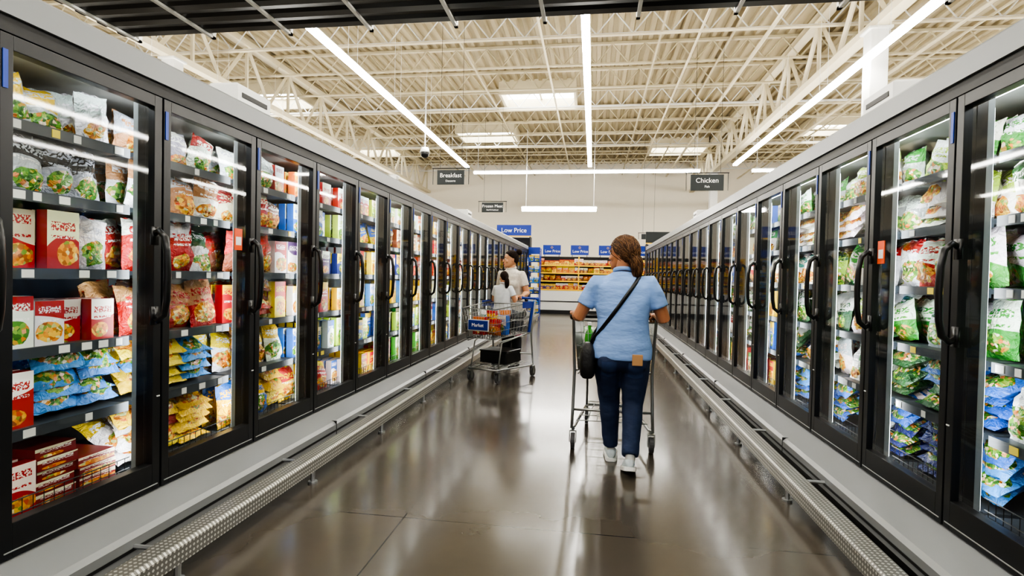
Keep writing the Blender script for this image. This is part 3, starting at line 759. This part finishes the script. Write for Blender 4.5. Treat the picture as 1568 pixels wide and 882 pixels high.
def person(name, loc, rot, sc, P):
    root = empty(name, loc, rot, sc)
    skin = skinmat(name+'_skin', P['skin'])
    b = MB()
    rings = []
    for z, cy, a, bb in TR:
        r = []
        if not P.get('wide', 0): a *= .93; bb *= .92
        for k in range(28):
            t = 2*math.pi*k/28; c, s = math.cos(t), math.sin(t); e = .85
            r.append((a*math.copysign(abs(c)**e, c), cy+bb*math.copysign(abs(s)**e, s), z))
        rings.append(r)
    b.loft(rings)
    for sd in (-1, 1):
        S, E = V(P['sh'][sd]), V(P['el'][sd]); t = P['sleeve']
        inn = V((sd*.09, S.y, S.z-.03))
        mid = S.lerp(E, .5*t); end = S.lerp(E, t)
        b.tube([inn, S, mid, end], [(.085, .075), (.066, .068), (.062, .064), (.066, .068)], 16, round_ends=False)
    if P.get('bust'):
        for sd in (-1, 1): b.ell((sd*.07, .095, 1.17), (.085, .07, .075), 14)
    ob = mk('shirt', b, P['shirt'], root); remesh(ob, .010, 5, P.get('fold', .012), .16)
    b = MB(); pts = []
    for k in range(20):
        t = 2*math.pi*k/20; pts.append((.066*math.cos(t), .05+.062*math.sin(t), 1.392-.016*math.sin(t)))
    b.tube(pts, [(.008, .016)]*20, 6, closed=True); mk('collar', b, P['shirt'], root, smooth=True)
    for sd in (-1, 1):
        b = MB(); S, E, W = V(P['sh'][sd]), V(P['el'][sd]), V(P['wr'][sd])
        b.tube([S.lerp(E, .3), S.lerp(E, .7), E, E.lerp(W, .3), E.lerp(W, .7), W], [.048, .047, .044, .044, .034, (.028, .022)], 14, round_ends=True)
        H = V(P['grip'][sd]) if P['grip'].get(sd) is not None else None
        inner = -sd
        if H is not None:
            pc = H+V((0, -.038, .020))
            b.tube([W, W.lerp(pc, .5), pc, H+V((0, -.008, .028))], [(.028, .022), (.034, .018), (.041, .015), (.040, .012)], 14, round_ends=True)
            for i, (dx, L) in enumerate(((-.0325, .9), (-.011, 1.06), (.011, 1.0), (.0325, .8))):
                x = H.x+dx*(-inner)
                b.tube([(x, H.y-.012, H.z+.028), (x, H.y+.016, H.z+.027), (x, H.y+.029, H.z+.002), (x, H.y+.022, H.z-.02*L), (x, H.y+.004, H.z-.028*L)], [.0095, .0092, .0088, .0082, .0068], 8, round_ends=True)
            x = H.x+inner*.036
            b.tube([(H.x+inner*.025, H.y-.052, H.z+.012), (x+inner*.004, H.y-.034, H.z-.006), (x, H.y-.02, H.z-.025), (x-inner*.01, H.y+.0, H.z-.03)], [.0125, .0115, .010, .008], 8, round_ends=True)
        ob = mk('left_arm_hand' if sd < 0 else 'right_arm_hand', b, skin, root); remesh(ob, .0028, 3)
    b = MB()
    rr = [(.70, .0, .12, .09), (.73, -.003, .175, .135), (.78, -.006, .196, .15), (.83, 0, .190, .142), (.87, 0, .180, .132)]
    b.loft([[(a*math.cos(2*math.pi*k/24), cy+bb*math.sin(2*math.pi*k/24), z) for k in range(24)] for z, cy, a, bb in rr])
    for sd in (-1, 1):
        if P.get('glutes', 1): b.ell((sd*.085, -.08, .765), (.09, .075, .085), 14)
        Hp, K, A = (V(P[q][sd]) for q in ('hip', 'knee', 'ank'))
        b.tube([Hp, Hp.lerp(K, .35), Hp.lerp(K, .75), K, K.lerp(A, .3)+V((0, -.012, 0)), K.lerp(A, .7), A], [(.102, .105), (.098, .102), (.083, .084), (.073, .075), (.070, .073), (.060, .062), (.056, .06)], 18, round_ends=False)
    trousers = mk('trousers', b, P['pants'], root); remesh(trousers, .010, 4, .01, .07)
    for sd in (-1, 1):
        shoe(root, 'left_shoe' if sd < 0 else 'right_shoe', P['foot'][sd][0], P['foot'][sd][1], P.get('toe', {}).get(sd, 0), P['shoe'], M['white'])
        b = MB(); A = V(P['ank'][sd]); F = V(P['foot'][sd][0]); b.tube([A+V((0, 0, .02)), A-V((0, 0, .01)), F+V((0, -.02, .06))], [.032, .032, .032], 12, round_ends=True)
        mk('left_sock' if sd < 0 else 'right_sock', b, P.get('sock', M['white']), root, smooth=True)
    hc = V(P.get('head', (0, .065, 1.512)))
    he = empty('head_joint', hc, P['yaw']); he.parent = root; he.rotation_euler = (P.get('tilt', 0), 0, P['yaw'])
    b = MB()
    hr = [(-.116, .020, .082, .040), (-.104, .038, .094, .005), (-.088, .051, .097, -.03), (-.06, .061, .095, -.06), (-.03, .068, .092, -.085), (0, .072, .089, -.094), (.03, .075, .094, -.10), (.06, .072, .087, -.097), (.085, .061, .068, -.082), (.104, .04, .042, -.055), (.113, .012, .012, -.02)]
    b.loft([[(a*math.cos(2*math.pi*k/24), (f+bk)/2+(f-bk)/2*math.sin(2*math.pi*k/24), z) for k in range(24)] for z, a, f, bk in hr])
    b.tube([(0, .088, .012), (0, .105, -.018), (0, .108, -.030), (0, .09, -.038)], [.008, .0105, .0135, .009], 10, round_ends=True)
    b.ell((0, .088, -.062), (.024, .014, .014), 12); b.ell((0, .086, -.098), (.02, .014, .014), 12)
    for sd in (-1, 1):
        b.ell((sd*.074, -.012, -.008), (.009, .019, .031), 12); b.ell((sd*.03, .084, .018), (.02, .012, .006), 10); b.ell((sd*.045, .066, -.03), (.02, .02, .022), 10)
    ob = mk('face', b, skin, he); remesh(ob, .0045, 3)
    b = MB()
    for sd in (-1, 1): b.ell((sd*.031, .0835, .002), (.0125, .0085, .0075), 12, 0); b.ell((sd*.031, .0905, .002), (.0052, .003, .0052), 10, 1)
    mk('eyes', b, [M['tag'], M['blackpl']], he, smooth=True)
    b = MB(); b.tube([(-.024, .093, -.062), (0, .1015, -.059), (.024, .093, -.062)], [.003, .0065, .003], 8, round_ends=True); b.tube([(-.02, .094, -.067), (0, .101, -.0695), (.02, .094, -.067)], [.003, .007, .003], 8, round_ends=True)
    mk('lips', b, mat(name+'_lips', '#a5544c', .4), he, smooth=True)
    b = MB()
    for sd in (-1, 1): b.tube([(sd*.016, .095, .021), (sd*.032, .0945, .026), (sd*.048, .083, .021)], [.003, .0035, .0018], 6, round_ends=True)
    mk('eyebrows', b, P['hairm'][0], he, smooth=True)
    b = MB(); b.tube([(0, .045, 1.33), (0, .05, 1.39), hc+V((0, -.025, -.06)), hc+V((0, -.02, -.02))], [.062, .053, .05, .05], 16)
    mk('neck', b, skin, root, smooth=True)
    # hair
    vol = P.get('vol', 1.0); loosehair = P.get('notie', 0)
    cen = V((0, -.006-.006*(vol-1)*10, .018)); rad = V((.080*vol, .101*vol, .105*vol))
    def elev(az):
        a = abs(math.degrees(az)) ; pts = [(0, 38), (40, 30), (70, 8), (92, -4), (110, -35), (180, -52)]
        for (p, q), (r, s) in zip(pts, pts[1:]):
            if p <= a <= r: return math.radians(q+(s-q)*(a-p)/(r-p))
    def dirv(az, el): return V((math.sin(az)*math.cos(el), math.cos(az)*math.cos(el), math.sin(el)))
    surf = lambda d, k=1.0: cen+V((d.x*rad.x, d.y*rad.y, d.z*rad.z))*k
    b = MB(); vs = []; fs = []; NA, NE = 40, 12
    for i in range(NA):
        az = -math.pi+2*math.pi*i/NA; e0 = elev(az)
        for j in range(NE): vs.append(tuple(surf(dirv(az, e0+(math.pi/2-e0)*j/(NE-1)), .985)))
    for i in range(NA):
        for j in range(NE-1):
            k = (i+1) % NA; fs.append((i*NE+j, k*NE+j, k*NE+j+1, i*NE+j+1))
    b.add(vs, fs); mk('hair_cap', b, P['hairm'][0], he, smooth=True)
    tie = {'pony': dirv(math.pi, math.radians(-12)), 'bun': dirv(math.pi, math.radians(38)), 'low': dirv(math.pi, math.radians(-42))}[P['hair']]
    strands = [MB() for _ in P['hairm']]
    for i in range(800 if not loosehair else 1000):
        az = R.uniform(-math.pi, math.pi); e0 = elev(az); el = e0 + (R.random()**1.4)*(math.pi/2-e0)*.9
        if i < 160: el = e0+R.uniform(-.02, .05)
        if loosehair and abs(az) > 1.9: el = R.uniform(math.radians(-10), math.pi/2*.95)
        d0 = dirv(az, el); pts = []; k0 = R.uniform(.985, 1.02); wa = R.uniform(0, 6.28); wm = P.get('loose', 0)*.35
        # loose hair: each lock ends at its own place across the nape and then hangs free
        tg = tie if not loosehair else dirv(math.pi+R.uniform(-.85, .85)+az*0, math.radians(R.uniform(-48, -12)))
        for t in np.linspace(0, 1, 9):
            d = d0.lerp(tg, float(t))
            if d.length < .15: d = V((R.uniform(-.3, .3), 0, 1))
            d = d.normalized()
            d = (d+V((math.sin(wa+t*7), math.cos(wa*1.7+t*6), math.sin(wa*2.3+t*8)))*wm*math.sin(t*math.pi)*2).normalized()
            pts.append(surf(d, k0+(.015+P.get('loose', 0)*R.random())*math.sin(t*math.pi)))
        rads = [.0014]+[.0025]*7+[.0024]
        if loosehair:
            e = pts[-1]; L = P['ponylen']*R.uniform(.55, 1.05); o2 = V((e.x*.12, -.012, 0))
            for t in (.2, .4, .6, .8, 1.0):
                pts.append(e+V((-e.x*.35*t+.006*math.sin(wa+t*6), -.022*math.sin(t*2.6)+o2.y*t+.006*math.cos(wa*2+t*5), -L*t)))
            rads += [.0026, .0026, .0024, .0018, .0008]
        strands[R.randrange(len(strands))].tube(pts, rads, 4)
    tp = surf(tie, 1.0)
    if not loosehair and P['hair'] in ('pony', 'low'):
        L = P.get('ponylen', .2); wd = P.get('ponyw', .03)
        for i in range(240):
            a = R.uniform(0, 6.28); rr_ = R.random()**.5; ox, oy = math.cos(a)*rr_, math.sin(a)*rr_; ll = L*R.uniform(.6, 1.12)
            pts = []; ph = R.uniform(-.5, .5)
            for t in np.linspace(0, 1, 8):
                sp_ = .016+wd*math.sin(min(1, t*1.1)*math.pi*.75)
                pts.append(tp+V((ox*sp_+.010*math.sin(t*7+ph)*t, -.006-.032*math.sin(t*2.2)+oy*sp_*.7, -ll*t**1.2+.014*(1-t)*math.sin(t*6))))
            strands[R.randrange(len(strands))].tube(pts, [.0025, .003, .003, .003, .0028, .0024, .0018, .001], 4)
    elif not loosehair:
        b = strands[0]; b.ell(tp+V((0, -.025, .02)), (.042, .038, .038), 14)
        for i in range(90):
            ax = V((R.gauss(0, 1), R.gauss(0, 1), R.gauss(0, 1))).normalized(); u_ = ax.orthogonal().normalized(); w_ = ax.cross(u_); a0 = R.uniform(0, 6.28)
            strands[R.randrange(len(strands))].tube([tp+V((0, -.025, .02))+(u_*math.cos(a0+t)+w_*math.sin(a0+t))*.041 for t in np.linspace(0, 2.6, 8)], .0035, 4)
    for k, sm in enumerate(strands): mk('hair_strands_%d' % (k+1), sm, P['hairm'][k], he, smooth=True)
    if not loosehair:
        b = MB(); b.tube([tp+V((.018*math.cos(t), -.004, .018*math.sin(t))) for t in np.linspace(0, 6.28, 13)[:-1]], .005, 6, closed=True)
        mk('hair_tie', b, M['blackpl'], he, smooth=True)
    return root, trousers

hairm_w = [mat('hair_brown', '#3b2617', .55, spec=.3), mat('hair_chestnut', '#533824', .5, spec=.3), mat('hair_highlight', '#785738', .5, spec=.3)]
hairm_d = [mat('hair_dark', '#1c110c', .6, spec=.2), mat('hair_dark2', '#2c1b13', .6, spec=.2)]
denim = mat('dark_denim', '#1f2e4d', .8, noise=.35, nscale=14, bump=.5, bscale=9, bdist=.02, stretch=(1, 1, 2.2))
shirt_b = cloth('light_blue_polo', '#7f9fd2')
WX, WY = .21, 3.89
hz = 1.045
gl_, gr_ = (-.30-.04, 4.21-WY, hz), (.30-.04, 4.21-WY, hz)
P = dict(skin='#a8714f', shirt=shirt_b, sleeve=.68, pants=denim, shoe=mat('sneaker_knit', '#c4ced2', .7, noise=.1, nscale=80), fold=.018, wide=1,
    sh={-1: (-.19, .045, 1.30), 1: (.19, .045, 1.30)}, el={-1: (-.305, .04, 1.06), 1: (.285, .04, 1.06)},
    wr={-1: (gl_[0]+.005, gl_[1]-.085, hz+.025), 1: (gr_[0]-.0, gr_[1]-.085, hz+.025)}, grip={-1: gl_, 1: gr_},
    hip={-1: (-.098, 0, .80), 1: (.098, 0, .80)}, knee={-1: (-.075, .12, .46), 1: (.085, .01, .455)}, ank={-1: (-.055, .17, .11), 1: (.062, -.185, .15)},
    foot={-1: ((-.05, .20, 0), 0), 1: ((.06, -.17, .045), -.30)}, yaw=math.radians(58), tilt=0, hair='low', ponylen=.14, notie=1, vol=1.06, loose=.05, hairm=hairm_w)
woman, wtr = person('woman', (WX, WY, 0), 0, 1.0, P)
b = MB(); pts = []
for t in np.linspace(0, 1, 16):
    x = .105+(-.205-.105)*t; z = 1.345+(.90-1.345)*t; pts.append((x, torso_back(max(-.19, x), z)-.014, z))
front = [(.12, .05, 1.385), (.105, .12, 1.34), (0, .17, 1.2), (-.12, .18, 1.05), (-.2, .10, .92)]
path = [(-.215, .0, .86)]+pts[::-1]+front+[(-.215, .02, .86)]
b.tube(path, [(.004, .016)]*len(path), 6, ref=(0, 1, 0)); mk('bag_strap', b, M['blackpl'], woman, smooth=True)
b = MB(lambda x, y, z: (x-.235, y-.04, z))
rings = []
for z, w, d in ((.64, .06, .035), (.66, .078, .05), (.74, .08, .058), (.82, .072, .05), (.87, .06, .032), (.885, .045, .02)):
    rings.append([(d*math.copysign(abs(math.cos(t))**.6, math.cos(t)), w*math.copysign(abs(math.sin(t))**.6, math.sin(t)), z) for t in [2*math.pi*k/20 for k in range(20)]])
b.loft(rings)
mk('crossbody_bag', b, mat('black_leather', '#131214', .45, bump=.4, bscale=50), woman, smooth=True)
b = MB()
for sd in (-1, 1):
    N = 11
    grid = [[(sd*(.04+.10*i/(N-1)), -.30, .665+.105*j/(N-1)-(.012*(1-abs(i-5)/5) if j == 0 else 0)) for i in range(N)] for j in range(N)]
    b.add([p for r in grid for p in r], [(j*N+i, j*N+i+1, (j+1)*N+i+1, (j+1)*N+i) for j in range(N-1) for i in range(N-1)])
ob = mk('back_pockets', b, mat('denim_pocket', '#2a3d63', .8, noise=.3, nscale=30), woman, smooth=True)
sw = ob.modifiers.new('wrap', 'SHRINKWRAP'); sw.target = wtr; sw.wrap_method = 'PROJECT'; sw.use_project_y = True; sw.use_positive_direction = True; sw.use_negative_direction = False; sw.use_project_x = False; sw.offset = .002
b = MB(); b.box(.06, .13, -.178, -.167, .755, .83); mk('wallet', b, mat('tan_leather', '#b58a5e', .5), woman, bevel=.004)

# mother
fwd = V((-math.sin(CR), math.cos(CR), 0)); rgt = V((math.cos(CR), math.sin(CR), 0))
c2l = c2.location.copy(); hl = c2l - fwd*.50
msc = 1.05; lat = .24
ml = hl - fwd*.31 + rgt*lat
gy_ = .31/msc; gz = 1.045/msc
gA, gB = (-.27, gy_, gz), (.03, gy_, gz)
P2 = dict(skin='#c08e6c', shirt=mat('cream_blouse', '#c9c2b8', .8, noise=.3, nscale=40, bump=.3, bscale=9, bdist=.02, stretch=(1, 1, 2.2)), sleeve=.62, pants=mat('black_trousers', '#1c1c22', .8, bump=.3, bscale=20), shoe=M['blackpl'], bust=1,
    sh={-1: (-.16, .04, 1.30), 1: (.16, .04, 1.30)}, el={-1: (-.235, .03, 1.05), 1: (.2, .0, 1.05)},
    wr={-1: (gA[0], gA[1]-.085, gz+.025), 1: (gB[0], gB[1]-.085, gz+.025)}, grip={-1: gA, 1: gB},
    hip={-1: (-.085, 0, .80), 1: (.085, 0, .80)}, knee={-1: (-.08, .03, .46), 1: (.08, .02, .46)}, ank={-1: (-.08, -.01, .11), 1: (.08, -.02, .11)},
    foot={-1: ((-.08, .02, 0), 0), 1: ((.08, .01, 0), 0)}, yaw=math.radians(-50), tilt=0, hair='bun', hairm=hairm_d, sock=M['blackpl'])
person('woman', (ml.x, ml.y, 0), CR, msc, P2)
gsc = .70
gl0 = c2l - fwd*.22 + rgt*.08
P3 = dict(skin='#c4926f', shirt=mat('white_tee', '#d3d6da', .8, noise=.1, nscale=20, bump=.3, bscale=9, bdist=.02), sleeve=.6, pants=mat('grey_leggings', '#3a3d4a', .8), shoe=mat('pink_shoe', '#b06a7a', .6),
    sh={-1: (-.165, .04, 1.30), 1: (.165, .04, 1.30)}, el={-1: (-.24, .08, 1.07), 1: (.24, .08, 1.07)},
    wr={-1: (-.15, (.28)/gsc-.085, 1.14), 1: (.15, .28/gsc-.085, 1.14)}, grip={-1: (-.15, .28/gsc, (1.045-.265)/gsc), 1: (.15, .28/gsc, (1.045-.265)/gsc)},
    hip={-1: (-.085, 0, .80), 1: (.085, 0, .80)}, knee={-1: (-.12, .36, .80), 1: (.12, .36, .80)}, ank={-1: (-.12, .40, .44), 1: (.12, .40, .44)},
    foot={-1: ((-.12, .43, .33), 0), 1: ((.12, .43, .33), 0)}, yaw=math.radians(55), tilt=0, hair='pony', ponylen=.22, hairm=hairm_d)
person('girl', (gl0.x, gl0.y, .265), CR+math.pi, gsc, P3)

# ------------------------------------------------------------ world, camera
w = bpy.data.worlds.new('World'); scene.world = w; w.use_nodes = True
w.node_tree.nodes['Background'].inputs[0].default_value = (1, .97, .93, 1); w.node_tree.nodes['Background'].inputs[1].default_value = .7
cam = bpy.data.cameras.new('camera'); co = bpy.data.objects.new('camera', cam); link(co)
cam.lens = 19.19; cam.sensor_width = 36; cam.clip_start = .05
Rm = Matrix.Rotation(math.radians(8.44), 4, 'Z') @ Matrix.Rotation(math.radians(90-1.14), 4, 'X') @ Matrix.Rotation(math.radians(1.2), 4, 'Z')
co.matrix_world = Matrix.Translation((0, 0, 1.33)) @ Rm
scene.camera = co
try:
    scene.view_settings.view_transform = 'AgX'; scene.view_settings.look = 'AgX - High Contrast'
except Exception as ex: print(ex)
scene.view_settings.exposure = 0.32
